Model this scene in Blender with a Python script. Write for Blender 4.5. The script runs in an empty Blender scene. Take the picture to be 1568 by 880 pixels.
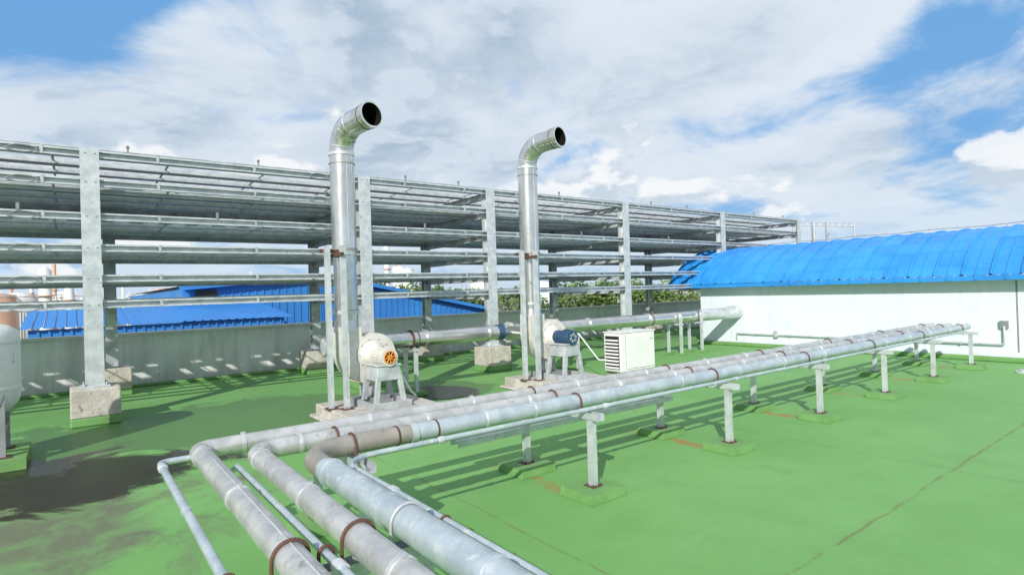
import bpy, math, random
from mathutils import Vector, Matrix
random.seed(7)
S=bpy.context.scene
COL=S.collection
# ------------------------------------------------------------------ node helpers
class N:
    def __init__(s,nt): s.nt=nt
    def new(s,t,**k):
        n=s.nt.nodes.new(t)
        for a,b in k.items(): setattr(n,a,b)
        return n
    def put(s,sock,v):
        if hasattr(v,'is_linked') or hasattr(v,'links'): s.nt.links.new(v,sock)
        elif v is not None:
            if isinstance(v,(tuple,list)) and len(v)==3 and sock.type=='RGBA': v=(*v,1)
            sock.default_value=v
    def m(s,op,a,b=None,c=None,clamp=False):
        n=s.new('ShaderNodeMath',operation=op,use_clamp=clamp)
        s.put(n.inputs[0],a)
        if b is not None: s.put(n.inputs[1],b)
        if c is not None: s.put(n.inputs[2],c)
        return n.outputs[0]
    def vm(s,op,a,b=None,scale=None):
        n=s.new('ShaderNodeVectorMath',operation=op)
        s.put(n.inputs[0],a)
        if b is not None: s.put(n.inputs[1],b)
        if scale is not None: s.put(n.inputs['Scale'],scale)
        return n.outputs['Value'] if op in('DOT_PRODUCT','LENGTH','DISTANCE') else n.outputs[0]
    def noise(s,vec,scale,detail=5,rough=.55,dist=0):
        n=s.new('ShaderNodeTexNoise')
        s.put(n.inputs['Vector'],vec)
        n.inputs['Scale'].default_value=scale; n.inputs['Detail'].default_value=detail
        n.inputs['Roughness'].default_value=rough; n.inputs['Distortion'].default_value=dist
        return n.outputs[0]
    def mr(s,v,a,b,c=0,d=1,smooth=True):
        n=s.new('ShaderNodeMapRange')
        n.interpolation_type='SMOOTHSTEP' if smooth else 'LINEAR'
        s.put(n.inputs[0],v); 
        for i,x in enumerate((a,b,c,d)): s.put(n.inputs[i+1],x)
        return n.outputs[0]
    def mix(s,f,a,b,bt='MIX'):
        n=s.new('ShaderNodeMix',data_type='RGBA',blend_type=bt)
        s.put(n.inputs[0],f); s.put(n.inputs[6],a); s.put(n.inputs[7],b)
        return n.outputs[2]
    def sep(s,v):
        n=s.new('ShaderNodeSeparateXYZ'); s.put(n.inputs[0],v); return n.outputs
    def comb(s,x,y,z):
        n=s.new('ShaderNodeCombineXYZ')
        for i,q in enumerate((x,y,z)): s.put(n.inputs[i],q)
        return n.outputs[0]
def newmat(name):
    m=bpy.data.materials.new(name); m.use_nodes=True
    nt=m.node_tree; b=nt.nodes['Principled BSDF']
    return m,N(nt),b
def mat(name,c1,c2=None,rough=.6,metal=0,scale=3,stain=None,stain_amt=.0,bump=.1,bscale=40,rvar=.12,stretch=None,spec=None):
    m,n,b=newmat(name)
    tc=n.new('ShaderNodeTexCoord').outputs['Object']
    if stretch: tc=n.vm('MULTIPLY',tc,stretch)
    if c2 is None: c2=tuple(x*.78 for x in c1)
    f=n.mr(n.noise(tc,scale,7,.62),.35,.65)
    col=n.mix(f,c2,c1)
    fine=n.noise(tc,scale*9,4,.6)
    col=n.mix(n.mr(fine,.3,.75,0,.22),col,tuple(x*.6 for x in c1))
    if stain is not None:
        sm=n.mr(n.noise(tc,scale*1.7+1.3,8,.68,.4),.62-stain_amt*.25,.72-stain_amt*.15)
        col=n.mix(n.m('MULTIPLY',sm,.85),col,stain)
    n.put(b.inputs['Base Color'],col)
    n.put(b.inputs['Roughness'],n.m('ADD',rough-rvar/2,n.m('MULTIPLY',fine,rvar),clamp=True))
    b.inputs['Metallic'].default_value=metal
    if spec is not None: b.inputs['Specular IOR Level'].default_value=spec
    if bump:
        bp=n.new('ShaderNodeBump'); bp.inputs['Strength'].default_value=bump; bp.inputs['Distance'].default_value=.02
        n.put(bp.inputs['Height'],n.noise(tc,bscale,4,.6)); n.put(b.inputs['Normal'],bp.outputs[0])
    return m
M={}
M['galv']=mat('galvanised_steel',(.68,.71,.73),(.50,.54,.56),.40,.4,6,stain=(.28,.28,.27),stain_amt=.1,bump=.06)
M['galvd']=mat('galvanised_steel_weathered',(.56,.59,.61),(.38,.40,.42),.5,.35,5,stain=(.18,.17,.16),stain_amt=.12,bump=.06)
M['tray']=mat('tray_steel',(.44,.46,.48),(.30,.32,.33),.5,.4,4,stain=(.16,.15,.14),stain_amt=.1)
M['duct']=mat('stainless_duct',(.77,.77,.75),(.60,.60,.58),.25,.9,3,stain=(.40,.36,.28),stain_amt=.12,bump=.10,bscale=9,stretch=(1,1,.5))
M['pipeb']=mat('pipe_galvanised_bluish',(.53,.60,.64),(.39,.46,.50),.42,.4,5,stain=(.65,.68,.68),stain_amt=.3,bump=.12,bscale=30)
M['pipeg']=mat('pipe_cladding_silver',(.66,.66,.645),(.48,.48,.47),.40,.55,6,stain=(.34,.32,.28),stain_amt=.15,bump=.18,bscale=22)
M['elbow']=mat('aged_elbow',(.42,.39,.35),(.33,.30,.26),.45,.4,6,stain=(.24,.15,.09),stain_amt=.1)
M['band']=mat('aluminium_band',(.82,.83,.82),None,.32,.6,8)
M['rust']=mat('rusty_clamp',(.13,.06,.04),(.08,.04,.03),.75,.1,15,stain=(.22,.09,.04),stain_amt=.2)
M['white']=mat('white_paint',(.78,.79,.77),(.70,.71,.68),.4,0,4,stain=(.42,.36,.26),stain_amt=.0,bump=.04)
M['cream']=mat('aged_cream_paint',(.70,.68,.63),(.60,.58,.53),.42,.15,5,stain=(.36,.27,.17),stain_amt=.05,bump=.06)
M['plast']=mat('grey_plastic',(.25,.27,.28),None,.5,0,5)
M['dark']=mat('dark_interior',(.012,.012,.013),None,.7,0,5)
M['ductblack']=mat('duct_interior',(.012,.011,.010),None,.85,0,5,spec=.1)  # near-black lining colour inside the stack outlets
M['orange']=mat('orange_paint',(.75,.27,.03),None,.45,0,8)
M['blue']=mat('blue_motor_paint',(.035,.09,.17),(.02,.06,.12),.45,.1,8)
M['green']=mat('green_pad_paint',(.155,.33,.105),(.125,.27,.08),.65,0,4,stain=(.24,.14,.05),stain_amt=.08,bump=.15,bscale=25)
M['concrete']=mat('raw_concrete',(.54,.51,.46),(.38,.355,.31),.9,0,4,stain=(.16,.14,.115),stain_amt=.2,bump=.5,bscale=22)
M['skyblue']=mat('distant_blue_sheet',(.035,.22,.58),(.03,.18,.50),.55,0,.4,bump=0)
M['bark']=mat('bark',(.12,.09,.06),None,.9,0,6)
M['pale']=mat('haze_pale_plant_steel',(.74,.74,.72),(.62,.62,.61),.6,.05,.3,bump=0)  # white plant steel, its pale tone standing in for distance haze
M['terra']=mat('plant_orange_steel',(.60,.36,.25),(.48,.29,.20),.6,0,.3,bump=0)
M['glassd']=mat('dark_window',(.02,.025,.03),None,.15,0,3,bump=0)
def wallmat(name,base,dirt,amt):
    m,n,b=newmat(name)
    tc=n.new('ShaderNodeTexCoord').outputs['Object']
    x,y,z=n.sep(tc)[:3]
    streak=n.noise(n.comb(n.m('MULTIPLY',x,3),n.m('MULTIPLY',y,3),n.m('MULTIPLY',z,.35)),1.6,8,.7)
    cl=n.noise(tc,1.1,6,.6)
    low=n.mr(z,0,.9,.12*min(1,amt+.3),0)
    f=n.mr(n.m('ADD',n.m('ADD',n.m('MULTIPLY',streak,.6),n.m('MULTIPLY',cl,.4)),low),.5-amt*.12,.74,0,.75)
    if amt>.5:
        f=n.m('MAXIMUM',f,n.m('MULTIPLY',n.mr(n.m('ADD',z,n.m('MULTIPLY',streak,.5)),1.2,1.42),.5))
    col=n.mix(f,base,dirt)
    n.put(b.inputs['Base Color'],col); b.inputs['Roughness'].default_value=.85
    bp=n.new('ShaderNodeBump'); bp.inputs['Strength'].default_value=.25; bp.inputs['Distance'].default_value=.02
    n.put(bp.inputs['Height'],n.noise(tc,35,5,.6)); n.put(b.inputs['Normal'],bp.outputs[0])
    return m
M['parapet']=wallmat('parapet_plaster',(.76,.77,.78),(.40,.41,.40),.7)
M['bwall']=wallmat('white_building_wall',(.66,.71,.77),(.50,.54,.58),.1)
def roofmat():
    m,n,b=newmat('blue_roof_sheet')
    tc=n.new('ShaderNodeTexCoord').outputs['Object']
    x,y,z=n.sep(tc)[:3]
    f=n.mr(n.noise(tc,1.2,6,.6),.3,.7)
    col=n.mix(f,(.015,.20,.57),(.025,.26,.66))
    pn=n.noise(n.comb(n.m('FLOOR',n.m('DIVIDE',n.m('ADD',y,8.4),.5)),n.m('FLOOR',n.m('MULTIPLY',x,2.2)),0),3.3,2)
    col=n.mix(n.mr(pn,.4,.62,0,.25),col,(.06,.36,.80))
    n.put(b.inputs['Base Color'],col); b.inputs['Roughness'].default_value=.4
    return m
M['roof']=roofmat()
# ------------------------------------------------------------------ rooftop floor material
def floormat():
    m,n,b=newmat('green_roof_coating')
    tc=n.new('ShaderNodeTexCoord').outputs['Object']
    x,y,z=n.sep(tc)[:3]
    big=n.noise(tc,.45,6,.6); med=n.noise(tc,2.2,8,.65,.5); fine=n.noise(tc,28,5,.7)
    base=n.mix(n.mr(big,.35,.65),(.138,.325,.092),(.165,.365,.115))
    base=n.mix(n.mr(med,.46,.76,0,.45),base,(.12,.27,.075))
    base=n.mix(n.mr(fine,.5,.8,0,.35),base,(.22,.41,.17))
    st=n.noise(n.comb(n.m('MULTIPLY',x,.5),n.m('MULTIPLY',y,4),0),1.4,6,.7)
    base=n.mix(n.mr(st,.55,.75,0,.35),base,(.215,.41,.165))
    base=n.mix(n.mr(n.noise(tc,7,3,.8,1.5),.72,.78,0,.5),base,(.36,.48,.30))
    wob=n.m('MULTIPLY',n.m('SUBTRACT',n.noise(tc,1.3,4),.5),.10)
    brk=n.noise(tc,3.1,5,.7)
    def seam(coord,at,w=.012,amt=.8):
        d=n.m('ABSOLUTE',n.m('SUBTRACT',n.m('ADD',coord,wob),at))
        return n.m('MULTIPLY',n.m('MULTIPLY',n.mr(d,w*.4,w*1.6,1,0),n.mr(brk,.34,.58)),amt)
    tot=seam(y,1.86,.011,.7)
    for c,a in((x,2.66),(x,6.55),(y,-2.2),(x,10.6),(y,6.3)):
        tot=n.m('MAXIMUM',tot,seam(c,a,.010,.58))
    base=n.mix(tot,base,(.15,.12,.05))
    hal=n.m('MULTIPLY',n.mr(n.m('ABSOLUTE',n.m('SUBTRACT',n.m('ADD',y,wob),1.86)),0,.12,1,0),n.mr(brk,.4,.7,0,.3))
    base=n.mix(hal,base,(.14,.23,.08))
    mx=n.m('ABSOLUTE',n.m('SUBTRACT',n.m('MODULO',n.m('ADD',n.m('SUBTRACT',x,3.6),2.1*4+1.05),2.1),1.05-.12))
    wn=n.m('MULTIPLY',n.m('SUBTRACT',n.noise(tc,6,5,.7),.5),.35)
    run=n.mr(n.m('ADD',mx,wn),.01,.12,1,0)
    run=n.m('MULTIPLY',run,n.m('MULTIPLY',n.mr(y,3.75,4.0),n.mr(y,4.75,5.0,1,0)))
    run=n.m('MULTIPLY',run,n.m('MULTIPLY',n.m('GREATER_THAN',x,2.6),n.m('LESS_THAN',x,15)))
    run=n.m('MULTIPLY',run,n.mr(brk,.36,.56,0,.8))
    base=n.mix(run,base,(.34,.16,.045))
    def blob(cx,cy,rx,ry,warp=.55):
        dx=n.m('DIVIDE',n.m('SUBTRACT',x,cx),rx); dy=n.m('DIVIDE',n.m('SUBTRACT',y,cy),ry)
        r=n.m('SQRT',n.m('ADD',n.m('MULTIPLY',dx,dx),n.m('MULTIPLY',dy,dy)))
        return n.m('ADD',r,n.m('MULTIPLY',n.m('SUBTRACT',n.noise(tc,1.0,9,.66,.8),.5),warp*4))
    dirt=n.mr(blob(-1.3,6.6,2.4,2.7,.7),.60,1.15,1,0)
    base=n.mix(n.m('MULTIPLY',dirt,n.mr(med,.35,.6,.4,.88)),base,(.125,.125,.09))
    damp=n.mr(blob(1.6,9.6,3.6,2.0,.5),.75,.95,1,0)
    damp=n.m('MAXIMUM',damp,n.mr(blob(5.6,9.6,1.0,1.2,.3),.85,.95,1,0))
    base=n.mix(n.m('MULTIPLY',damp,.65),base,(.06,.13,.04))
    pud=n.mr(blob(-.15,7.6,1.5,1.3,.45),.80,.95,1,0)
    pud=n.m('MAXIMUM',pud,n.mr(blob(5.3,9.3,.75,.9,.2),.9,.95,1,0))
    base=n.mix(n.m('MULTIPLY',pud,.93),base,(.022,.018,.013))
    n.put(b.inputs['Base Color'],base)
    ro=n.m('ADD',.56,n.m('MULTIPLY',fine,.2))
    ro=n.m('SUBTRACT',ro,n.m('MULTIPLY',damp,.20)); ro=n.m('SUBTRACT',ro,n.m('MULTIPLY',pud,.2))
    n.put(b.inputs['Roughness'],n.m('MAXIMUM',ro,.2))
    n.put(b.inputs['Specular IOR Level'],n.m('SUBTRACT',.35,n.m('MULTIPLY',pud,.2)))
    bp=n.new('ShaderNodeBump'); bp.inputs['Distance'].default_value=.02
    n.put(bp.inputs['Strength'],n.m('SUBTRACT',.26,n.m('MULTIPLY',pud,.2)))
    n.put(bp.inputs['Height'],n.m('ADD',n.m('MULTIPLY',fine,.5),n.m('MULTIPLY',med,1.2))); n.put(b.inputs['Normal'],bp.outputs[0])
    return m
M['floor']=floormat()
def groundmat():
    m,n,b=newmat('distant_ground'); tc=n.new('ShaderNodeTexCoord').outputs['Object']
    f=n.mr(n.noise(tc,.03,6,.6),.4,.6)
    n.put(b.inputs['Base Color'],n.mix(f,(.06,.10,.04),(.22,.21,.18))); b.inputs['Roughness'].default_value=.95
    return m
M['ground']=groundmat()
def leafmat():
    m,n,b=newmat('foliage'); tc=n.new('ShaderNodeTexCoord').outputs['Object']
    f=n.mr(n.noise(tc,.5,6,.7),.35,.65)
    n.put(b.inputs['Base Color'],n.mix(f,(.04,.09,.02),(.13,.20,.035))); b.inputs['Roughness'].default_value=.7
    return m
M['leaf']=leafmat()
# ------------------------------------------------------------------ mesh builder
class B:
    def __init__(s): s.v=[];s.f=[];s.fm=[];s.sm=[];s.ms=[]
    def mi(s,m):
        if m not in s.ms: s.ms.append(m)
        return s.ms.index(m)
    def add(s,vs,fs,m,smooth=False):
        o=len(s.v); s.v+= [tuple(p) for p in vs]; k=s.mi(m)
        for f in fs: s.f.append([o+i for i in f]); s.fm.append(k); s.sm.append(smooth)
    def box(s,x0,x1,y0,y1,z0,z1,m):
        vs=[(x,y,z) for x in(x0,x1) for y in(y0,y1) for z in(z0,z1)]
        s.add(vs,[(0,1,3,2),(4,6,7,5),(0,4,5,1),(2,3,7,6),(0,2,6,4),(1,5,7,3)],m)
    def frust(s,cx,cy,z0,z1,a0,b0,a1,b1,m):
        vs=[]
        for z,a,b_ in((z0,a0,b0),(z1,a1,b1)): vs+=[(cx-a,cy-b_,z),(cx+a,cy-b_,z),(cx+a,cy+b_,z),(cx-a,cy+b_,z)]
        s.add(vs,[(3,2,1,0),(4,5,6,7),(0,1,5,4),(1,2,6,5),(2,3,7,6),(3,0,4,7)],m)
    def tube(s,path,r,m,seg=20,caps=True,capm=None):
        P=[Vector(p) for p in path]; n=len(P)
        R=r if isinstance(r,(list,tuple)) else [r]*n
        T=[]
        for i in range(n):
            a=P[max(i-1,0)]; b_=P[min(i+1,n-1)]
            t=(b_-a); 
            if 0<i<n-1: t=(P[i]-a).normalized()+(b_-P[i]).normalized()
            T.append(t.normalized())
        up=Vector((0,0,1)) if abs(T[0].z)<.9 else Vector((1,0,0))
        nx=(up-T[0]*up.dot(T[0])).normalized(); vs=[]
        for i in range(n):
            if i: nx=(nx-T[i]*nx.dot(T[i])).normalized()
            ny=T[i].cross(nx)
            for k in range(seg):
                a=2*math.pi*k/seg; vs.append(P[i]+(nx*math.cos(a)+ny*math.sin(a))*R[i])
        fs=[]
        for i in range(n-1):
            for k in range(seg):
                a=i*seg+k; b_=i*seg+(k+1)%seg; fs.append((a,b_,b_+seg,a+seg))
        s.add(vs,fs,m,True)
        if caps:
            s.add(vs[:seg],[tuple(reversed(range(seg)))],capm or m); s.add(vs[-seg:],[tuple(range(seg))],capm or m)
    def cyl(s,a,b_,r,m,seg=20,capm=None,caps=True): s.tube([a,b_],r,m,seg,caps,capm)
    def ring(s,c,ax,r,w,m,seg=24):
        c=Vector(c); ax=Vector(ax).normalized(); s.tube([c-ax*w/2,c+ax*w/2],r,m,seg)
    def ibeam(s,x,y,z0,z1,w,d,m,t=.014):
        s.box(x-w/2,x+w/2,y-d/2,y-d/2+t,z0,z1,m); s.box(x-w/2,x+w/2,y+d/2-t,y+d/2,z0,z1,m)
        s.box(x-t/2,x+t/2,y-d/2+t,y+d/2-t,z0,z1,m)
    def obj(s,name,bevel=0,parent=None):
        me=bpy.data.meshes.new(name); me.from_pydata(s.v,[],s.f)
        for m in s.ms: me.materials.append(M[m])
        me.polygons.foreach_set('material_index',s.fm); me.polygons.foreach_set('use_smooth',s.sm)
        me.update()
        o=bpy.data.objects.new(name,me); COL.objects.link(o)
        if bevel:
            q=o.modifiers.new('bevel','BEVEL'); q.width=bevel; q.segments=2; q.limit_method='ANGLE'; q.angle_limit=math.radians(50)
        if parent: o.parent=parent
        return o
def empty(name,loc=(0,0,0)):
    e=bpy.data.objects.new(name,None); COL.objects.link(e); e.empty_display_size=.2; return e
def bend(pts,rad,n=8):
    P=[Vector(p) for p in pts]; out=[P[0]]
    for i in range(1,len(P)-1):
        a=(P[i-1]-P[i]).normalized(); c=(P[i+1]-P[i]).normalized()
        ang=a.angle(c)
        if ang>3.1: out.append(P[i]); continue
        d=rad/math.tan(ang/2)
        s0=P[i]+a*d; cen=P[i]+(a+c).normalized()*(rad/math.sin(ang/2))
        v0=s0-cen; v1=P[i]+c*d-cen; tot=v0.angle(v1); ax=v0.cross(v1).normalized()
        for k in range(n+1): out.append(cen+Matrix.Rotation(tot*k/n,3,ax)@v0)
    out.append(P[-1]); return out
# ------------------------------------------------------------------ ground, floor, parapet
b=B(); b.add([(-3000,-3000,-9),(3000,-3000,-9),(3000,3000,-9),(-3000,3000,-9)],[(0,1,2,3)],'ground'); b.obj('ground')
b=B(); b.box(-14,34,-12,15.15,-9,-.3,'bwall'); b.obj('factory_building')
b=B()
b.box(-14,34,-12,15.1,-.296,0,'floor'); b.obj('rooftop_floor')
b=B()
b.box(-14,34,14.9,15.1,.004,1.1,'parapet'); b.box(-14,34,14.86,15.14,1.1,1.17,'parapet')
b.box(-14,34,14.74,14.897,.004,.06,'green')
b.obj('parapet_wall',.012)
# ------------------------------------------------------------------ steel tray rack
UP=[-4.2,.25,4.65,7.7,12.3,17.0,22.0]
VF,VB=10.95,14.0
LV=[1.80,2.20,2.67,3.15,3.67,4.11]
rack=empty('steel_tray_rack')
b=B()
for i,u in enumerate(UP):
    b.ibeam(u,VF,.55,4.18,.24,.20,'galv'); ub=u+(.35 if i==1 else 0)
    b.ibeam(ub,VB,.55,4.1,.2,.18,'galvd')
    b.box(u-.19,u+.19,VF-.17,VF+.17,.552,.575,'galv')
    b.box(ub-.16,ub+.16,VB-.15,VB+.15,.552,.572,'galvd')
    for a in(-.14,.14):
        for c in(-.13,.13): b.cyl((u+a,VF+c,.575),(u+a,VF+c,.62),.012,'galvd',6)
    for z in LV:
        b.box(u-.06,u+.06,VF+.103,VB-.093,z-.15,z-.14,'galvd')
        b.box(u-.06,u+.06,VF+.103,VB-.093,z-.03,z-.02,'galvd')
        b.box(u-.006,u+.006,VF+.103,VB-.093,z-.14,z-.03,'galvd')
        for a in(-.06,.06): b.cyl((u+a,VF-.115,z-.0),(u+a,VF-.1005,z-.0),.011,'galvd',6)
b.obj('posts_and_brackets',0,rack)
b=B()
x0,x1=-6.5,22.3
for z in LV:
    b.box(x0,x1,VF+.012,VF+.020,z-.06,z+.055,'galv')
    b.box(x0,x1,VF-.045,VF+.011,z+.046,z+.054,'galv')
    b.box(x0,x1,VF-.045,VF+.011,z-.059,z-.051,'galv')
    b.box(x0,x1,VF-.050,VF-.0455,z+.028,z+.054,'galv')
    b.box(x0,x1,VF-.050,VF-.0455,z-.059,z-.038,'galv')
    b.box(x0,x1,VB-.02,VB+.02,z-.07,z+.05,'galvd')
    for q in((.27,.52,.77) if z>3.5 else (.77,)):
        v=VF+(VB-VF)*q
        b.box(x0,x1,v-.03,v+.03,z-.03,z+.03,'galv')
    u=x0+.3
    while u<x1:
        b.box(u-.02,u+.02,VF-.056,VF-.0505,z-.062,z+.058,'galvd'); u+=1.47
b.obj('rails',0,rack)
TR={4.11:[(11.1,11.52),(11.9,12.35),(12.65,13.1),(13.4,13.88)],3.67:[(11.55,11.7),(12.0,12.38),(12.7,13.1),(13.45,13.88)],
    3.15:[(12.2,12.5),(12.95,13.2),(13.55,13.85)],2.67:[(12.7,12.88),(13.5,13.75)],2.2:[(13.05,13.2)],1.8:[(13.55,13.8)]}
b=B()
for z,L_ in TR.items():
    for a,c in L_:
        b.box(x0,x1,a,c,z+.036,z+.042,'tray')
        b.box(x0,x1,a,a+.006,z+.043,z+.09,'galv')
        b.box(x0,x1,a+.0,a+.03,z+.018,z+.035,'galv')
    u=x0+.1
    while u<x1:
        b.box(u-.018,u+.018,VF+.03,VB-.03,z+.0125,z+.0165,'galvd')
        u+=1.55
u=x0+.1
while u<x1:
    b.box(u-.10,u+.10,VF+.05,11.98,3.187,3.193,'tray'); u+=.43
b.obj('trays_and_cross_ribs',0,rack)
b=B()
for uu in(-.54,3.76,9.2):
    for z in LV[1:] if uu>0 else LV:
        pts=[(uu+.17*math.cos(t)+.02*math.sin(3*t),VF-.075,z-.02+.05*math.sin(t)) for t in [k*math.pi/12 for k in range(25)]]
        b.tube(pts,.008,'plast',6,False)
for uu in(.75,2.7,5.6,6.9,9.9,13.5,15.2,19,21):
    b.box(uu-.012,uu+.012,VF-.03,VF,4.166,4.26,'plast'); b.ring((uu,VF-.015,4.27),(0,1,0),.025,.03,'plast',8)
for uu in(-.6,2.0,6.0,10.6,14.2): b.box(uu-.02,uu+.02,VF-.07,VF-.057,3.2,3.3,'plast')
b.tube([(-6.5,VF-.02,4.185),(5,VF-.02,4.185),(15,VF-.02,4.19),(22.3,VF-.02,4.185)],.012,'galvd',6)
b.obj('cable_loops_and_clips',0,rack)
for i,u in enumerate(UP):
    for v,du in((VF,0),(VB,.35 if i==1 else 0)):
        b=B(); h=.55; w=.31
        b.box(u+du-w,u+du+w,v-.31,v+.31,.13,h,'concrete'); b.box(u+du-w-.004,u+du+w+.004,v-.314,v+.314,.003,.129,'green')
        b.obj('concrete_pedestal',.02)
# ------------------------------------------------------------------ pipe supports
US=[1.5+2.1*k for k in range(7)]
VO,VI=3.65,4.58
def post(b,u,v,z0,z1,h=.03):
    b.box(u-h,u+h,v-h,v-h+.006,z0,z1,'galv'); b.box(u-h,u-h+.006,v-h+.006,v+h,z0,z1,'galv'); b.box(u+h-.006,u+h,v-h+.006,v+h,z0,z1,'galv')
def pad(b,u,v,s=.215):
    b.add([(u-s,v-s*.92,.003),(u+s,v-s*.92,.003),(u+s,v+s*.92,.003),(u-s,v+s*.92,.003),(u-s+.008,v-s*.92+.008,.08),(u+s-.008,v-s*.92+.008,.08),(u+s-.008,v+s*.92-.008,.08),(u-s+.008,v+s*.92-.008,.08)],
              [(4,5,6,7),(0,1,5,4),(1,2,6,5),(2,3,7,6),(3,0,4,7)],'green')
for i,u in enumerate(US):
    b=B()
    for v in(VO,VI):
        post(b,u,v,.08,.66); b.box(u-.06,u+.06,v-.06,v+.06,.0805,.087,'rust'); pad(b,u,v)
        for a in(-1,1): b.cyl((u+a*.045,v-.045,.087),(u+a*.045,v-.045,.105),.008,'rust',6)
    b.box(u-.04,u+.04,VO-.12,VI+.08,.661,.668,'galv'); b.box(u-.04,u-.034,VO-.12,VI+.08,.669,.72,'galv'); b.box(u+.034,u+.04,VO-.12,VI+.08,.669,.72,'galv')
    b.obj('pipe_support_frame')
for vv in(2.36,.9):
    b=B()
    b.box(.32,1.42,vv-.045,vv+.045,.64,.647,'galv'); b.box(.32,1.42,vv-.045,vv-.038,.648,.70,'galv'); b.box(.32,1.42,vv+.038,vv+.045,.648,.70,'galv')
    for u in(.55,1.25):
        post(b,u,vv,.08,.639); pad(b,u,vv,.22)
    b.obj('pipe_support_frame')
# ------------------------------------------------------------------ pipes
def ubolt(b,c,ax,r,m='rust',tr=.008):
    c=Vector(c); ax=Vector(ax); side=ax.cross(Vector((0,0,1))).normalized()
    pts=[c+side*r+Vector((0,0,-r-.07))]
    pts+=[c+side*r*math.cos(t)+Vector((0,0,r*math.sin(t))) for t in [k*math.pi/12 for k in range(13)]]
    pts+=[c-side*r+Vector((0,0,-r-.07))]
    b.tube(pts,tr,m,8)
def pipe(path,r,rad,m,bands=(),bolts=()):
    b=B(); pts=bend(path,rad,10)
    b.tube(pts,r,m,28,True,'dark')
    for c,ax in bands:
        b.ring(c,ax,r+.005,.024,'band',28)
        c=Vector(c); b.box(c.x-.014,c.x+.014,c.y-.014,c.y+.014,c.z+r+.002,c.z+r+.014,'galvd')
    for c,ax in bolts: ubolt(b,c,ax,r+.010)
    return b
U=(1,0,0); V=(0,1,0)
rA,rB=.062,.064
zA=.72+rA
b=pipe([(14.75,4.48,zA),(.66,4.48,zA),(.66,-1.5,zA)],rA,.10,'pipeg',
   [((u,4.48,zA),U) for u in [.95,1.9,2.9,4.2,5.3,6.5,7.4,8.6,9.6,10.7,11.6,12.8,13.7]]+[((.66,v,zA),V) for v in(4.28,3.25,1.55)],
   [((u,4.48,zA),U) for u in US[1:]]+[((.66,2.36,zA),V),((.66,.9,zA),V)])
b.tube([(.66,3.9,zA+rA+.001),(.66,2.0,zA+rA+.001)],.004,'band',6); b.obj('cladded_pipe')
b=pipe([(14.7,4.16,zA),(.94,4.16,zA),(.94,-1.5,zA)],rB,.16,'pipeg',
   [((u,4.16,zA),U) for u in [1.25,2.25,3.3,4.5,5.4,6.8,7.6,8.9,10.2,11.3,12.3,13.3]]+[((.94,v,zA),V) for v in(3.93,3.0,1.95)],
   [((u,4.16,zA),U) for u in US]+[((.94,2.36,zA),V),((.94,.9,zA),V)])
b.obj('cladded_pipe')
b=B(); zc=.79
b.tube([(14.65,3.84,zc),(1.95,3.84,zc)],.066,'pipeb',28,True,'dark')
b.tube(bend([(1.99,3.84,zc),(1.17,3.84,zc),(1.17,3.36,zc)],.30,12),.067,'elbow',28)
b.ring((1.96,3.84,zc),U,.074,.05,'pipeb',28); b.ring((1.83,3.84,zc),U,.073,.012,'rust',28)
b.tube([(1.17,3.40,zc),(1.17,3.32,zc),(1.17,-1.5,zc)],[.067,.076,.076],'pipeb',28,True,'dark')
for u in [2.6,3.1,4.05,5.1,6.2,7.2,8.3,9.3,10.4,11.4,12.4,13.4,14.3]: b.ring((u,3.84,zc),U,.071,.020,'band' if random.random()<.5 else 'pipeb',28)
for v in(3.3,2.55,1.7,.8): b.ring((1.17,v,zc),V,.082,.026,'pipeb',28)
for u in US[1:]: ubolt(b,(u,3.84,zc),U,.075)
b.ring((2.15,3.84,zc),U,.071,.012,'rust',28)
ubolt(b,(1.17,2.36,zc),V,.084,'galvd'); ubolt(b,(1.5,3.84,zc),U,.077)
b.obj('galvanised_pipe')
b=B(); b.tube(bend([(13.9,3.67,.745),(1.36,3.67,.745),(1.36,-1.5,.745)],.22,10),.019,'pipeb',14)
for u in [2.1,3.8,5.9,8,10.1,12.2]: b.ring((u,3.67,.745),U,.027,.04,'galv',12)
b.ring((1.36,2.9,.745),V,.028,.05,'galv',12); ubolt(b,(1.36,2.36,.74),V,.025); b.obj('thin_conduit')
b=B(); b.tube(bend([(.80,4.1,.70),(.80,3.95,.76),(.80,-1.5,.76)],.05,6),.018,'pipeb',14); ubolt(b,(.80,2.36,.76),V,.03)
b.ring((.80,2.2,.76),V,.028,.06,'galv',12); b.obj('thin_conduit')
b=B(); b.tube(bend([(.62,4.40,.76),(.43,4.40,.76),(.43,-1.5,.76)],.05,6),.021,'pipeb',14); ubolt(b,(.43,2.36,.76),V,.03)
b.ring((.43,4.25,.76),V,.028,.06,'galv',12); b.ring((.43,3.3,.76),V,.025,.02,'galv',12); b.obj('thin_conduit')
b=B()
for v in(4.53,4.66):
    b.box(2.75,5.85,v-.03,v+.03,.452,.458,'galv'); b.box(2.75,5.85,v-.032,v-.0265,.40,.4515,'galv')
b.obj('cable_channel')
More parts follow.
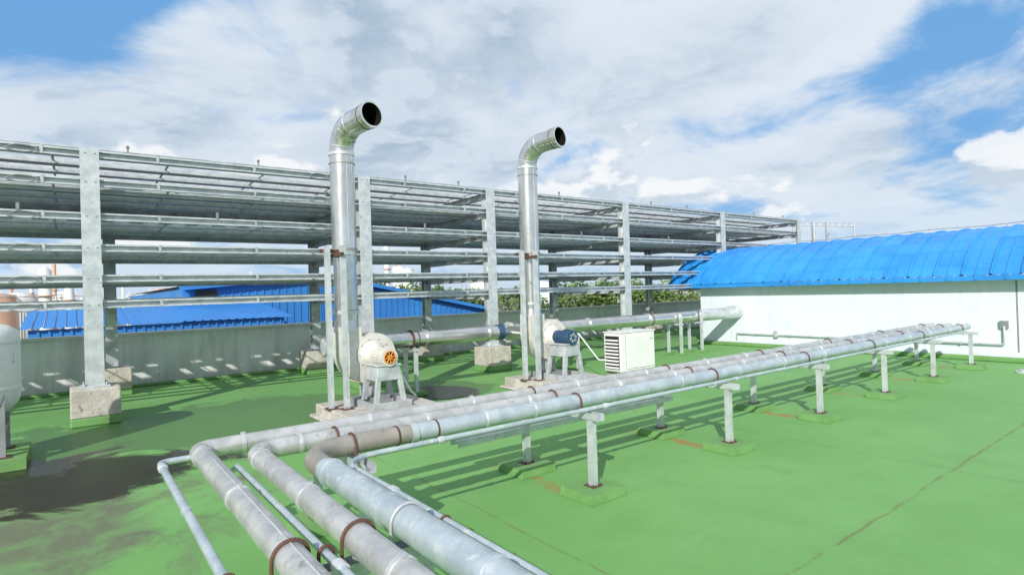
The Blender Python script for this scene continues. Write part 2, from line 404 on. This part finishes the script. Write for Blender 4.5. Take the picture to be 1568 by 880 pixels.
# ------------------------------------------------------------------ blower plinths, fans, stacks
def fan(u0,v0,zc,style,ztop):
    b=B(); b.box(u0-.35,u0+1.05,v0-.98,v0+.45,.0,.2,'concrete'); b.box(u0-.43,u0+1.1,v0-1.02,v0+.5,.003,.05,'concrete'); b.obj('concrete_plinth',.02)
    e=empty('centrifugal_fan')
    uc=u0+.33
    b=B(); pts=[]
    for k in range(41):
        t=k/40; th=math.radians(118-298*t); r=.29+.20*t
        pts.append((uc+r*math.cos(th),zc+r*math.sin(th)))
    ul=pts[-1][0]
    pts+=[(ul,zc+.42),(ul+.32,zc+.42),(ul+.32,zc+.29)]
    vf,vb=v0-.17,v0+.15; n=len(pts)
    vs=[(p[0],vf,p[1]) for p in pts]+[(p[0],vb,p[1]) for p in pts]
    b.add(vs,[tuple(range(n)),tuple(reversed(range(n,2*n)))],'cream')
    b.add(vs,[(i,i+n,(i+1)%n+n,(i+1)%n) for i in range(n)],'cream',True)
    b.ring((uc,vf-.01,zc),V,.25,.03,'cream',32)
    b.tube([(uc,vf-.02,zc),(uc,vf-.14,zc)],[.21,.12],'cream',32)
    for k in range(10):
        a=2*math.pi*k/10; b.cyl((uc+.23*math.cos(a),vf-.04,zc+.23*math.sin(a)),(uc+.23*math.cos(a),vf-.022,zc+.23*math.sin(a)),.012,'galvd',6)
    b.obj('scroll_housing',.02,e)
    b=B(); 
    mm='cream' if style==0 else 'blue'; mr_=.115
    mv0,mv1=vf-.14,vf-.52
    b.cyl((uc,mv0,zc-.01),(uc,mv1,zc-.01),mr_,mm,28)
    for k in range(20):
        a=2*math.pi*k/20; c=Vector((uc+(mr_+.002)*math.cos(a),0,zc-.01+(mr_+.002)*math.sin(a)))
        b.tube([(c.x,mv0-.03,c.z),(c.x,mv1+.06,c.z)],.006,mm,5)
    b.ring((uc,mv1-.02,zc-.01),V,mr_+.012,.06,mm,28)
    if style==0:
        b.ring((uc,mv1-.053,zc-.01),V,.088,.006,'dark',28)
        b.ring((uc,mv1-.058,zc-.01),V,.034,.014,'orange',16)
        for k in range(4):
            a=math.pi*k/4+.2; dx,dz=math.cos(a),math.sin(a)
            b.tube([(uc-.085*dx,mv1-.060,zc-.01-.085*dz),(uc+.085*dx,mv1-.060,zc-.01+.085*dz)],.009,'orange',6)
        o=[(uc+.085*math.cos(t),mv1-.06,zc-.01+.085*math.sin(t)) for t in [k*math.pi/14 for k in range(29)]]; b.tube(o,.010,'orange',6,False)
    else:
        b.ring((uc,mv1-.053,zc-.01),V,.10,.006,'blue',28)
        for k in range(6):
            a=2*math.pi*k/6+.3; b.ring((uc+.062*math.cos(a),mv1-.058,zc-.01+.062*math.sin(a)),V,.022,.006,'white',10); b.ring((uc+.062*math.cos(a),mv1-.06,zc-.01+.062*math.sin(a)),V,.015,.006,'dark',10)
        b.ring((uc,mv1-.06,zc-.01),V,.022,.012,mm,12)
    b.box(uc+.08,uc+.17,mv0-.24,mv0-.08,zc+.02,zc+.12,mm)
    b.obj('motor',0,e)
    b=B()
    zs=zc-.135
    cy=(mv0+mv1)/2
    # upper tapered skirt, corner legs, open lower frame on channel base
    zm=zs-.20
    b.frust(uc,cy,zm,zs-.002,.205,.225,.165,.20,'galvd')
    b.box(uc-.19,uc+.19,cy-.22,cy+.22,zs,zs+.022,'galv')
    for sx in(-1,1):
        for sy in(-1,1):
            b.add([(uc+sx*.245,cy+sy*.245,.295),(uc+sx*.17,cy+sy*.245,.295),(uc+sx*.17,cy+sy*.19,.295),(uc+sx*.245,cy+sy*.19,.295),
                   (uc+sx*.204,cy+sy*.224,zm),(uc+sx*.13,cy+sy*.224,zm),(uc+sx*.13,cy+sy*.17,zm),(uc+sx*.204,cy+sy*.17,zm)],
                   [(0,1,5,4),(1,2,6,5),(2,3,7,6),(3,0,4,7)],'galvd')
    b.box(uc-.30,uc+.30,cy-.30,cy-.24,.2,.295,'galvd'); b.box(uc-.30,uc+.30,cy+.24,cy+.62,.2,.295,'plast')
    b.box(uc-.30,uc-.24,cy-.24,cy+.24,.2,.295,'galvd'); b.box(uc+.24,uc+.30,cy-.24,cy+.24,.2,.295,'galvd')
    b.box(uc-.12,uc+.12,v0-.1,v0+.1,.296,zc-.36,'galvd')
    b.obj('stand',.006,e)
    b=B(); b.tube([(uc+.16,mv0-.13,zc-.0),(uc+.24,mv0-.15,zc-.12),(uc+.36,mv0-.12,zc-.38),(uc+.5,mv0-.05,.35),(uc+.62,mv0,.24)],.016,'white',8)
    b.tube([(uc,vb,zc),(uc,9.45,.98)],.13,'duct',24); b.ring((uc,vb+.02,zc),V,.17,.03,'galv',24)
    b.obj('inlet_duct_and_cable',0,e)
    us=ul+.16; rs=.178
    b=B(); b.tube([(us,v0,zc+.36),(us,v0,zc+.52)],[.19,rs*.94],'duct',32)
    dirv=Vector((.21,-.978,0))
    b.tube([(us,v0,zc+.5),(us,v0,2.5)],rs*.94,'duct',36); b.tube([(us,v0,2.5),(us,v0,ztop)],rs,'duct',36)
    pts=[Vector((us,v0,ztop-.02)),Vector((us,v0,ztop))]; R=.38
    K=12
    for k in range(1,K+1):
        a=math.radians(86*k/K); pts.append(Vector((us,v0,ztop))+dirv*(R*(1-math.cos(a)))+Vector((0,0,R*math.sin(a))))
    tdir=(dirv*math.sin(math.radians(86))+Vector((0,0,math.cos(math.radians(86)))))
    end=pts[-1]+tdir*.42; pts.append(end)
    b.tube(pts,rs,'duct',36,False)
    for k in (3,6,9,12):
        p=pts[k]; ax=(pts[k+1]-pts[k-1]).normalized(); b.tube([p-ax*.006,p+ax*.006],rs+.005,'elbow' if k in(6,9) else 'galv',36,True)
    b.tube([end-tdir*.06,end],rs+.014,'duct',36,False)
    b.tube([end-tdir*.16,end-tdir*.13],rs+.008,'elbow',36,False)
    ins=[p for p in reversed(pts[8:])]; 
    b.tube(ins,rs-.012,'ductblack',36,False)
    q=[];x=tdir.cross(Vector((0,0,1))).normalized(); y=x.cross(tdir)
    for rr in(rs-.012,rs+.014):
        q+=[end+(x*math.cos(2*math.pi*k/36)+y*math.sin(2*math.pi*k/36))*rr for k in range(36)]
    b.add(q,[(k,(k+1)%36,36+(k+1)%36,36+k) for k in range(36)],'band')
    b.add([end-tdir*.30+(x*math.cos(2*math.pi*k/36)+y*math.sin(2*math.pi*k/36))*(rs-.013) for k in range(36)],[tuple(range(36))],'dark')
    for z,m,w in((2.5,'elbow',.03),(2.42,'galv',.02),(ztop-.03,'band',.04),(ztop-.17,'elbow',.012),(1.57,'galv',.05),(1.6,'elbow',.01)):
        b.ring((us,v0,z),(0,0,1),rs+.012,w,m,36)
    b.tube([(us+.001,v0-rs-.0005,2.55),(us+.001,v0-rs-.0005,ztop-.06)],.004,'galv',5)
    b.obj('exhaust_stack')
    b=B()
    for (pu,pv) in((us-.32,v0-.16),(us-.16,v0-.34)):
        b.box(pu-.035,pu+.035,pv-.035,pv+.035,.2,2.52,'galv'); b.box(pu-.08,pu+.08,pv-.08,pv+.08,.201,.215,'rust')
        b.box(pu-.037,pu+.037,pv-.037,pv+.037,2.5205,2.527,'galvd')
    b.box(us-.40,us+.05,v0-.12,v0-.07,2.44,2.49,'rust'); b.box(us-.22,us-.17,v0-.42,v0-.03,2.38,2.43,'rust')
    b.obj('stack_support_frame')
fan(3.24,8.36,.93,0,3.94); fan(6.77,8.33,.95,1,4.1)
# ------------------------------------------------------------------ horizontal duct
b=B(); zd=.98; vd=9.57; rd=.145
b.tube([(3.3,vd,zd),(15.2,vd,zd)],rd,'duct',36,True,'galv')
b.tube([(13.6,vd,zd),(15.0,vd,zd),(15.3,vd,zd+.01),(15.598,vd,zd+.02)],[.16,.165,.19,.19],'galv',36)
for u in(3.32,4.9,5.2,6.6,7.3,9.4,11.5,13.6): b.ring((u,vd,zd),U,rd+.03,.03,'duct' if u!=4.9 else 'rust',36)
b.ring((7.15,vd,zd),U,rd+.05,.05,'band',36); b.ring((6.9,vd,zd),U,rd+.01,.16,'blue',36)
for u in(4.9,11.5,13.4): b.ring((u+.12,vd,zd),U,rd+.012,.012,'rust',36)
b.obj('ventilation_duct')
for u in(4.9,8.9,12.6,13.5):
    b=B()
    for dv in(-.2,.2):
        b.box(u-.03,u+.03,vd+dv-.03,vd+dv+.03,.06,zd-.17 if u<12 else zd+.1,'galv'); b.box(u-.15,u+.15,vd+dv-.14,vd+dv+.14,.003,.06,'green')
    b.box(u-.034,u+.034,vd-.26,vd+.26,zd-.2,zd-.15,'galv')
    b.obj('duct_support_frame')
# ------------------------------------------------------------------ air conditioner outdoor unit
e=empty('air_conditioner_outdoor_unit')
b=B(); a0,a1,c0,c1,z0,z1=8.33,9.33,7.58,8.03,.18,.93
b.box(a0,a1,c0,c1,z0,z1,'white'); b.obj('casing',.025,e)
b=B()
for k in range(9):
    z=z0+.09+k*.066
    b.add([(a0-.006,c0+.05,z),(a0-.006,c1-.05,z),(a0-.035,c1-.05,z-.022),(a0-.035,c0+.05,z-.022),(a0-.006,c0+.05,z+.006),(a0-.006,c1-.05,z+.006)],[(0,1,2,3),(4,3,2,5)],'white')
b.box(a0-.004,a0-.001,c0+.045,c1-.045,z0+.05,z1-.06,'dark')
b.box(a0+.16,a1-.06,c0-.018,c0-.003,z0+.06,z1-.06,'white'); b.box(a0+.13,a0+.14,c0-.004,c0-.001,z0+.04,z1-.04,'plast')
b.box(a0-.01,a1+.01,c0-.012,c1+.01,z1+.001,z1+.02,'white')
for x in(a0+.1,a1-.16): b.box(x,x+.07,c0-.03,c1+.03,.0,z0,'concrete')
b.box(a1-.16,a1-.09,c0-.021,c0-.0185,z1-.16,z1-.14,'plast')
b.obj('grille_and_feet',.006,e)
b=B(); b.tube(bend([(8.2,8.9,.9),(8.2,8.6,.9),(8.2,8.05,.4),(8.34,7.95,.4)],.08,6),.013,'white',10); b.obj('refrigerant_pipe')
# ------------------------------------------------------------------ white tank on legs at the left
e=empty('water_tank')
b=B(); cx,cy=-.945,8.93
prof=[(0.02,.53),(.2,.55),(.35,.61),(.43,.72),(.45,.84),(.45,1.44),(.43,1.53),(.35,1.59),(.2,1.63),(.02,1.64)]
b.tube([(cx,cy,z) for r,z in prof],[r for r,z in prof],'white',40)
b.ring((cx,cy,.88),(0,0,1),.457,.03,'white',40); b.ring((cx,cy,1.41),(0,0,1),.457,.03,'white',40); b.cyl((cx,cy,1.63),(cx,cy,1.70),.1,'galv',20)
b.obj('vessel',0,e)
b=B()
for k in range(4):
    a=math.radians(45+90*k); x,y=cx+.40*math.cos(a),cy+.40*math.sin(a)
    b.box(x-.035,x+.035,y-.035,y+.035,.12,.9,'plast'); b.box(x-.08,x+.08,y-.08,y+.08,.121,.132,'rust')
b.box(cx-.5,cx+.5,cy-.5,cy+.5,.003,.12,'green'); b.box(cx-.31,cx+.31,cy-.315,cy-.26,.4,.45,'plast'); b.box(cx+.26,cx+.315,cy-.255,cy+.255,.4,.45,'plast')
b.obj('legs_and_pad',0,e)
# ------------------------------------------------------------------ white building with blue vault roof
e=empty('white_building')
b=B(); uw=15.6
b.box(uw,20.0,-8,10.83,.0,1.78,'bwall'); b.box(uw-.012,uw,-8,10.83,.10,.2,'bwall')
b.box(uw-.004,uw-.0005,3.22,3.25,.2,1.7,'plast')
b.obj('walls',0,e)
b=B(); b.box(uw-.16,uw-.013,-8,10.9,.003,.10,'green'); b.obj('kerb',.02,e)
b=B(); w=2.5; h=1.13; Rr=(w*w+h*h)/(2*h); zcn=1.83+h-Rr; uc=15.28+w; amax=math.asin(w/Rr)
v0,v1=-8.4,11.75; prof=[]
v=v0; kk=0
while v<v1-.24:
    hh=.045 if kk%2 else .018
    prof+= [(v,0),(v+.19,0),(v+.205,hh),(v+.235,hh)]
    v+=.25; kk+=1
prof.append((v1,0)); nA=34; vs=[]
for i in range(nA+1):
    a=-amax+2*amax*i/nA
    for (vv,d) in prof:
        r=Rr+d
        vs.append((uc+r*math.sin(a),vv,zcn+r*math.cos(a)))
n=len(prof)
b.add(vs,[(i*n+k,i*n+k+1,(i+1)*n+k+1,(i+1)*n+k) for i in range(nA) for k in range(n-1)],'roof')
for i in range(2,nA-2,3):
    a=-amax+2*amax*i/nA
    p=(uc+(Rr+.003)*math.sin(a),zcn+(Rr+.003)*math.cos(a)); q=(uc+(Rr+.016)*math.sin(a+.010),zcn+(Rr+.016)*math.cos(a+.010))
    b.add([(p[0],v0,p[1]),(p[0],v1,p[1]),(q[0],v1,q[1]),(q[0],v0,q[1])],[(0,1,2,3)],'roof')
b.obj('roof',0,e)
b=B()
b.box(15.25,15.27,v0,v1+.02,1.72,1.82,'roof')
v=v0+.22
while v<v1: b.box(15.235,15.25,v-.025,v+.025,1.74,1.88,'roof'); v+=.5
for i in range(nA):
    a=-amax+2*amax*i/nA; a2=-amax+2*amax*(i+1)/nA
    for vv in(v0-.01,v1+.01):
        b.add([(uc+r*math.sin(t),vv,zcn+r*math.cos(t)) for r,t in((Rr+.04,a),(Rr+.04,a2),(Rr-.1,a2),(Rr-.1,a))],[(0,1,2,3)],'roof')
b.add([(15.27,v0,1.79),(15.27,v1,1.79),(20.2,v1,1.79),(20.2,v0,1.79)],[(0,1,2,3)],'galvd')
b.obj('fascia_and_trim',0,e)
b=B(); pts=[]
for k in range(40):
    vv=v0+.2+(v1-v0-.6)*k/39; pts.append((uc+.1,vv,zcn+Rr+.10+.015*math.sin(k*1.7)))
b.tube(pts,.014,'galvd',6)
for k in range(0,40,4): b.cyl((pts[k][0],pts[k][1],zcn+Rr-.02),pts[k],.012,'galvd',6)
b.obj('ridge_conductor',0,e)
b=B(); b.tube(bend([(uw-.05,9.6,.2),(uw-.05,9.6,.36),(uw-.05,3.45,.36),(uw-.05,3.45,.74),(uw+.04,3.45,.78)],.035,5),.022,'galv',10)
for v in(9,8,7,6,5,4.2): b.box(uw-.075,uw-.001,v-.015,v+.015,.33,.39,'galvd')
b.box(uw-.09,uw-.001,8.35,8.45,.3,.48,'galv'); b.box(uw-.06,uw-.001,3.38,3.52,.7,.86,'plast')
b.obj('wall_conduit',0,e)
b=B(); b.cyl((14.0,2.85,.0),(14.0,2.85,.03),.12,'galv',20); b.cyl((14.0,2.85,.03),(14.0,2.85,.06),.07,'galvd',16); b.obj('roof_drain')
# ------------------------------------------------------------------ background
def ribwall(b,x0,x1,y,zb,zt0,zt1,m,p=.35):
    x=x0
    while x<x1-.01:
        xe=min(x+p,x1)
        f=lambda q: zt0+(zt1-zt0)*(q-x0)/(x1-x0)
        xm=x+(xe-x)*.75
        b.add([(x,y,zb),(xm,y,zb),(xm,y,f(xm)),(x,y,f(x))],[(0,1,2,3)],m)
        b.add([(xm,y-.04,zb),(xe,y-.04,zb),(xe,y-.04,f(xe)),(xm,y-.04,f(xm)),(xm,y,zb),(xm,y,f(xm))],[(0,1,2,3),(4,0,3,5)],m)
        x=xe
b=B()
ribwall(b,4.0,10.4,30,-9,2.5,3.0,'skyblue'); ribwall(b,10.4,21.0,30,-9,3.0,.75,'skyblue')
for (xa,za,xb,zb_) in((3.8,2.5,10.4,3.05),(10.4,3.05,21.3,.75)):
    b.add([(xa,29.6,za),(xb,29.6,zb_),(xb,60,zb_),(xa,60,za),(xa,29.6,za-.2),(xb,29.6,zb_-.2)],[(0,1,2,3),(4,5,1,0)],'skyblue')
b.box(4.5,5.4,29.9,29.98,1.95,2.3,'glassd')
b.box(3.99,4.0,30,60,-9,2.4,'skyblue')
b.obj('blue_warehouse')
b=B()
ribwall(b,-1.2,7,25,-9,1.0,1.02,'skyblue',.3)
x=-1.4
while x<7.2:
    b.add([(x,24.8,1.05),(x+.22,24.8,1.05),(x+.22,29.9,1.62),(x,29.9,1.62)],[(0,1,2,3)],'skyblue')
    b.add([(x+.22,24.8,1.08),(x+.3,24.8,1.08),(x+.3,29.9,1.65),(x+.22,29.9,1.65),(x+.22,24.8,1.05),(x+.22,29.9,1.62)],[(0,1,2,3),(4,0,3,5)],'skyblue'); x+=.3
b.obj('blue_lean_to_shed')
def pos(rho,D): return D*(.605+.7962*rho),D*(.7962-.605*rho)
e=empty('refinery')
def column(b,rho,D,r,zt,m):
    x,y=pos(rho,D); b.tube([(x,y,-9),(x,y,zt-r*.6),(x,y,zt)],[r,r,r*.35],m,16)
    z=zt-3
    while z>0: b.ring((x,y,z),(0,0,1),r*1.5,.25,'terra',16); z-=3.4
b=B()
for rho,D,r,zt,m in((-.806,130,1.2,10.5,'pale'),(-.79,140,.4,12,'terra'),(-.765,130,.9,6,'pale'),(-.672,160,.3,10,'pale'),(-.735,150,.3,9,'terra'),(-.70,140,.5,6,'pale'),(-.215,150,.7,15,'pale'),(-.20,150,.35,10,'terra'),(-.45,170,.25,10,'pale'),(-.38,170,.3,9,'pale'),(-.83,140,.4,8,'pale'),(-.865,140,.3,9,'terra'),(-.53,160,.3,8,'pale')):
    column(b,rho,D,r,zt,m)
for rho,D,r,zt,m in((-.90,125,4.2,4.4,'terra'),(-.855,140,4,4.6,'pale'),(-.6,150,3.2,5.0,'terra'),(-.575,155,2.6,5.6,'pale'),(-.195,140,1.5,8.5,'pale'),(-.18,140,1.5,8,'pale'),(-.63,160,3,4,'pale'),(-.05,170,4,5,'pale'),(.05,180,4,4,'pale'),(-.775,150,2.4,5,'pale'),(-.725,150,2.6,3.6,'pale')):
    x,y=pos(rho,D); b.tube([(x,y,-9),(x,y,zt),(x,y,zt+r*.18)],[r,r,.1],m,24)
    for z in(zt-.3,zt-2): b.ring((x,y,z),(0,0,1),r*1.02,.2,'pale',24)
for k in range(44):
    rho=random.choice([-.88,-.82,-.78,-.72,-.66,-.6,-.55,-.22,-.17])+random.uniform(-.035,.035); x,y=pos(rho,135); h=random.uniform(1.5,6); w=random.uniform(1,3)
    b.box(x-.12,x+.12,y-.15,y+.15,-9,h,'pale'); b.box(x-w,x+w,y-.15,y+.15,h-1.5,h-1.25,random.choice(['pale','terra','galvd']))
    b.box(x+w-.1,x+w+.1,y-.15,y+.15,-9,h-1.5,'galvd')
b.obj('towers_and_tanks',0,e)
for rho,D,w,h,m in((.29,90,7,1.2,'pale'),(.25,110,5,2.0,'pale'),(-.52,190,10,1.6,'pale'),(.34,80,4,.4,'terra')):
    b=B()
    x,y=pos(rho,D); b.box(x-w,x+w,y,y+8,-9,h,m); b.box(x-w-.3,x+w+.3,y-.3,y+8.3,h,h+.3,'galvd')
    for k in range(int(w)): b.box(x-w+.6+k*2,x-w+1.6+k*2,y-.05,y-.01,h-1.6,h-.7,'glassd')
    b.obj('industrial_shed')
b=B(); (x,y)=pos(.505,60); (x2,y2)=pos(.595,60)
P0=Vector((x,y,7.7)); P1=Vector((x2,y2,7.4)); up=Vector((0,0,.35))
b.tube([P0,P1],.05,'galv',6); b.tube([P0+up,P1+up],.04,'galv',6)
for k in range(16):
    a=P0.lerp(P1,k/16); c=P0.lerp(P1,(k+1)/16); b.tube([a,c+up] if k%2 else [a+up,c],.025,'galv',5)
b.tube([P1+up,(x2,y2,-9)],.08,'galv',6)
for t in(.18,.45): 
    a=P0.lerp(P1,t); b.tube([a+up,a-up*5],.05,'plast',6); b.tube([a-up*2+Vector((.25,-.2,0)),a-up*5+Vector((-.1,.1,0))],.06,'plast',6)
b.tube([P0+up,P0-up*2],.05,'galv',6); (xm,ym)=pos(.525,60); b.tube([(xm,ym,-9),(xm,ym,7.8)],.12,'galv',6)
b.obj('lattice_crane')
b=B()
rnd=random.Random(3)
specs=[(-.23,58,3.6),(-.20,62,3.5),(-.165,60,3.3),(-.13,66,3.0),(-.09,64,2.8),(-.05,66,2.4),(.02,66,2.6),(.085,60,3.5),(.12,60,3.8),(.155,58,3.5),(.19,62,3.4),(.225,64,3.0),(.27,68,2.6),(.32,70,2),(-.28,75,1.9),(-.33,75,1.8),(.37,70,1.6)]
for rho,D,zt in specs:
    x,y=pos(rho,D); b.tube([(x,y,-9),(x+.2,y,-5),(x,y,-1)],[.35,.28,.15],'bark',8)
    for k in range(4):
        a=rnd.uniform(0,6.28); b.tube([(x,y,-4),(x+1.5*math.cos(a),y+1.5*math.sin(a),-1.5),(x+2.4*math.cos(a),y+2.4*math.sin(a),.5)],[.14,.09,.03],'bark',5)
    for c in range(18):
        a=rnd.uniform(0,6.28); rr=rnd.uniform(0,2.8); cz=rnd.uniform(-2.5,zt-.9); cx_,cy_=x+rr*math.cos(a),y+rr*math.sin(a); cr=rnd.uniform(.6,1.2)
        for l in range(90):
            d=Vector((rnd.gauss(0,1),rnd.gauss(0,1),rnd.gauss(0,.8))).normalized()*cr*rnd.uniform(.6,1.1)
            p=Vector((cx_,cy_,cz))+d; t1=Vector((rnd.gauss(0,1),rnd.gauss(0,1),rnd.gauss(0,1))).normalized(); t2=t1.orthogonal().normalized(); s_=rnd.uniform(.14,.28)
            b.add([p-t1*s_,p-t2*s_*.6,p+t1*s_,p+t2*s_*.6],[(0,1,2,3)],'leaf')
b.obj('tree_line')
# ------------------------------------------------------------------ world
el=30; sx,sy=.768,.640
W=bpy.data.worlds.new('World'); S.world=W; W.use_nodes=True
n=N(W.node_tree); bg=W.node_tree.nodes['Background']
sky=n.new('ShaderNodeTexSky'); sky.sky_type='NISHITA'; sky.sun_disc=False
sky.sun_elevation=math.radians(el); sky.sun_rotation=math.atan2(-sx,-sy)%(2*math.pi); sky.dust_density=.6; sky.ozone_density=1.5
g=n.new('ShaderNodeTexCoord').outputs['Generated']
x,y,z=n.sep(g)[:3]
zz=n.m('ADD',n.m('MAXIMUM',z,0),.20)
pl=n.comb(n.m('DIVIDE',x,zz),n.m('DIVIDE',y,zz),n.m('MULTIPLY',z,.6))
big=n.noise(pl,.55,4,.5,.3); fb=n.noise(pl,1.5,10,.58,.35)
off=n.vm('ADD',pl,(-.10,-.08,.05)); fb2=n.noise(off,1.5,10,.58,.35)
puff=n.noise(pl,2.6,9,.55,.2); puff2=n.noise(n.vm('ADD',pl,(-.05,-.04,.08)),2.6,9,.55,.2)
def patch(d,c0,c1): 
    d=Vector(d).normalized(); return n.mr(n.vm('DOT_PRODUCT',g,tuple(d)),c0,c1)
cov=n.m('ADD',n.m('MULTIPLY',big,.30),n.m('MULTIPLY',fb,.85))
cov=n.m('ADD',cov,n.m('MULTIPLY',patch((.95,.35,.45),.80,.97),.03))
cov=n.m('SUBTRACT',cov,n.m('MULTIPLY',patch((-.06,.90,.50),.972,.995),.25))
cov=n.m('SUBTRACT',cov,n.m('MULTIPLY',patch((.934,.225,.25),.988,.999),.17))
mask=n.mr(cov,.41,.57)
thick=n.mr(n.m('ADD',n.m('MULTIPLY',big,.35),n.m('ADD',n.m('MULTIPLY',fb,.35),n.m('MULTIPLY',puff,.30))),.44,.60)
lit=n.mr(n.m('ADD',n.m('SUBTRACT',fb,fb2),n.m('MULTIPLY',n.m('SUBTRACT',puff,puff2),.7)),-.06,.07)
hi=n.mr(z,.06,.26)
grey=n.m('MULTIPLY',n.m('MULTIPLY',thick,n.m('SUBTRACT',1,n.m('MULTIPLY',lit,.65))),n.m('ADD',.5,n.m('MULTIPLY',hi,.5)),clamp=True)
ccol=n.mix(grey,(9.2,9.8,10.4),(4.5,5.7,6.9))
skyc=n.mix(.8,sky.outputs[0],(1.9,4.9,9.3))
col=n.mix(n.m('MULTIPLY',mask,.88),skyc,ccol)
haze=n.mr(z,0,.18,.55,0)
col=n.mix(haze,col,(6.0,8.0,10.0))
cv=n.comb(x,y,n.m('MULTIPLY',z,2.0)); c1=n.noise(cv,5.0,9,.56,.15)
c2=n.noise(n.vm('ADD',cv,(-.012,-.01,.045)),5.0,9,.56,.15)
cm=n.m('SUBTRACT',c1,n.m('MULTIPLY',n.m('ABSOLUTE',n.m('SUBTRACT',z,.15)),1.1))
cmk=n.mr(cm,.475,.545)
cl=n.mr(n.m('SUBTRACT',c1,c2),-.035,.05)
col=n.mix(n.m('MULTIPLY',cmk,.85),col,n.mix(cl,(6.4,7.5,8.6),(10.6,10.8,11.0)))
n.put(bg.inputs[0],col); bg.inputs[1].default_value=.09
# ------------------------------------------------------------------ sun & camera
L=bpy.data.lights.new('sun','SUN'); L.energy=5.0; L.angle=math.radians(.5); L.color=(1,.955,.88)
lo=bpy.data.objects.new('sun',L); COL.objects.link(lo)
c=math.cos(math.radians(el)); lo.rotation_euler=Vector((sx*c,sy*c,-math.sin(math.radians(el)))).to_track_quat('-Z','Y').to_euler(); lo.location=(-20,-20,20)
cam=bpy.data.cameras.new('camera'); cam.sensor_width=36; cam.lens=20.35; cam.clip_start=.05; cam.clip_end=6000
co=bpy.data.objects.new('camera',cam); COL.objects.link(co); S.camera=co
p=math.radians(.39); r=math.radians(1.8)
f0=Vector((.605,.7962,0)).normalized(); F=f0*math.cos(p)+Vector((0,0,math.sin(p))); R0=f0.cross(Vector((0,0,1))).normalized(); U0=R0.cross(F)
X=R0*math.cos(r)-U0*math.sin(r); Y=R0*math.sin(r)+U0*math.cos(r); Z=-F
m=Matrix(((X.x,Y.x,Z.x,0),(X.y,Y.y,Z.y,0),(X.z,Y.z,Z.z,1.8),(0,0,0,1))); co.matrix_world=m
S.view_settings.view_transform='Standard'; S.view_settings.look='None'; S.view_settings.exposure=0
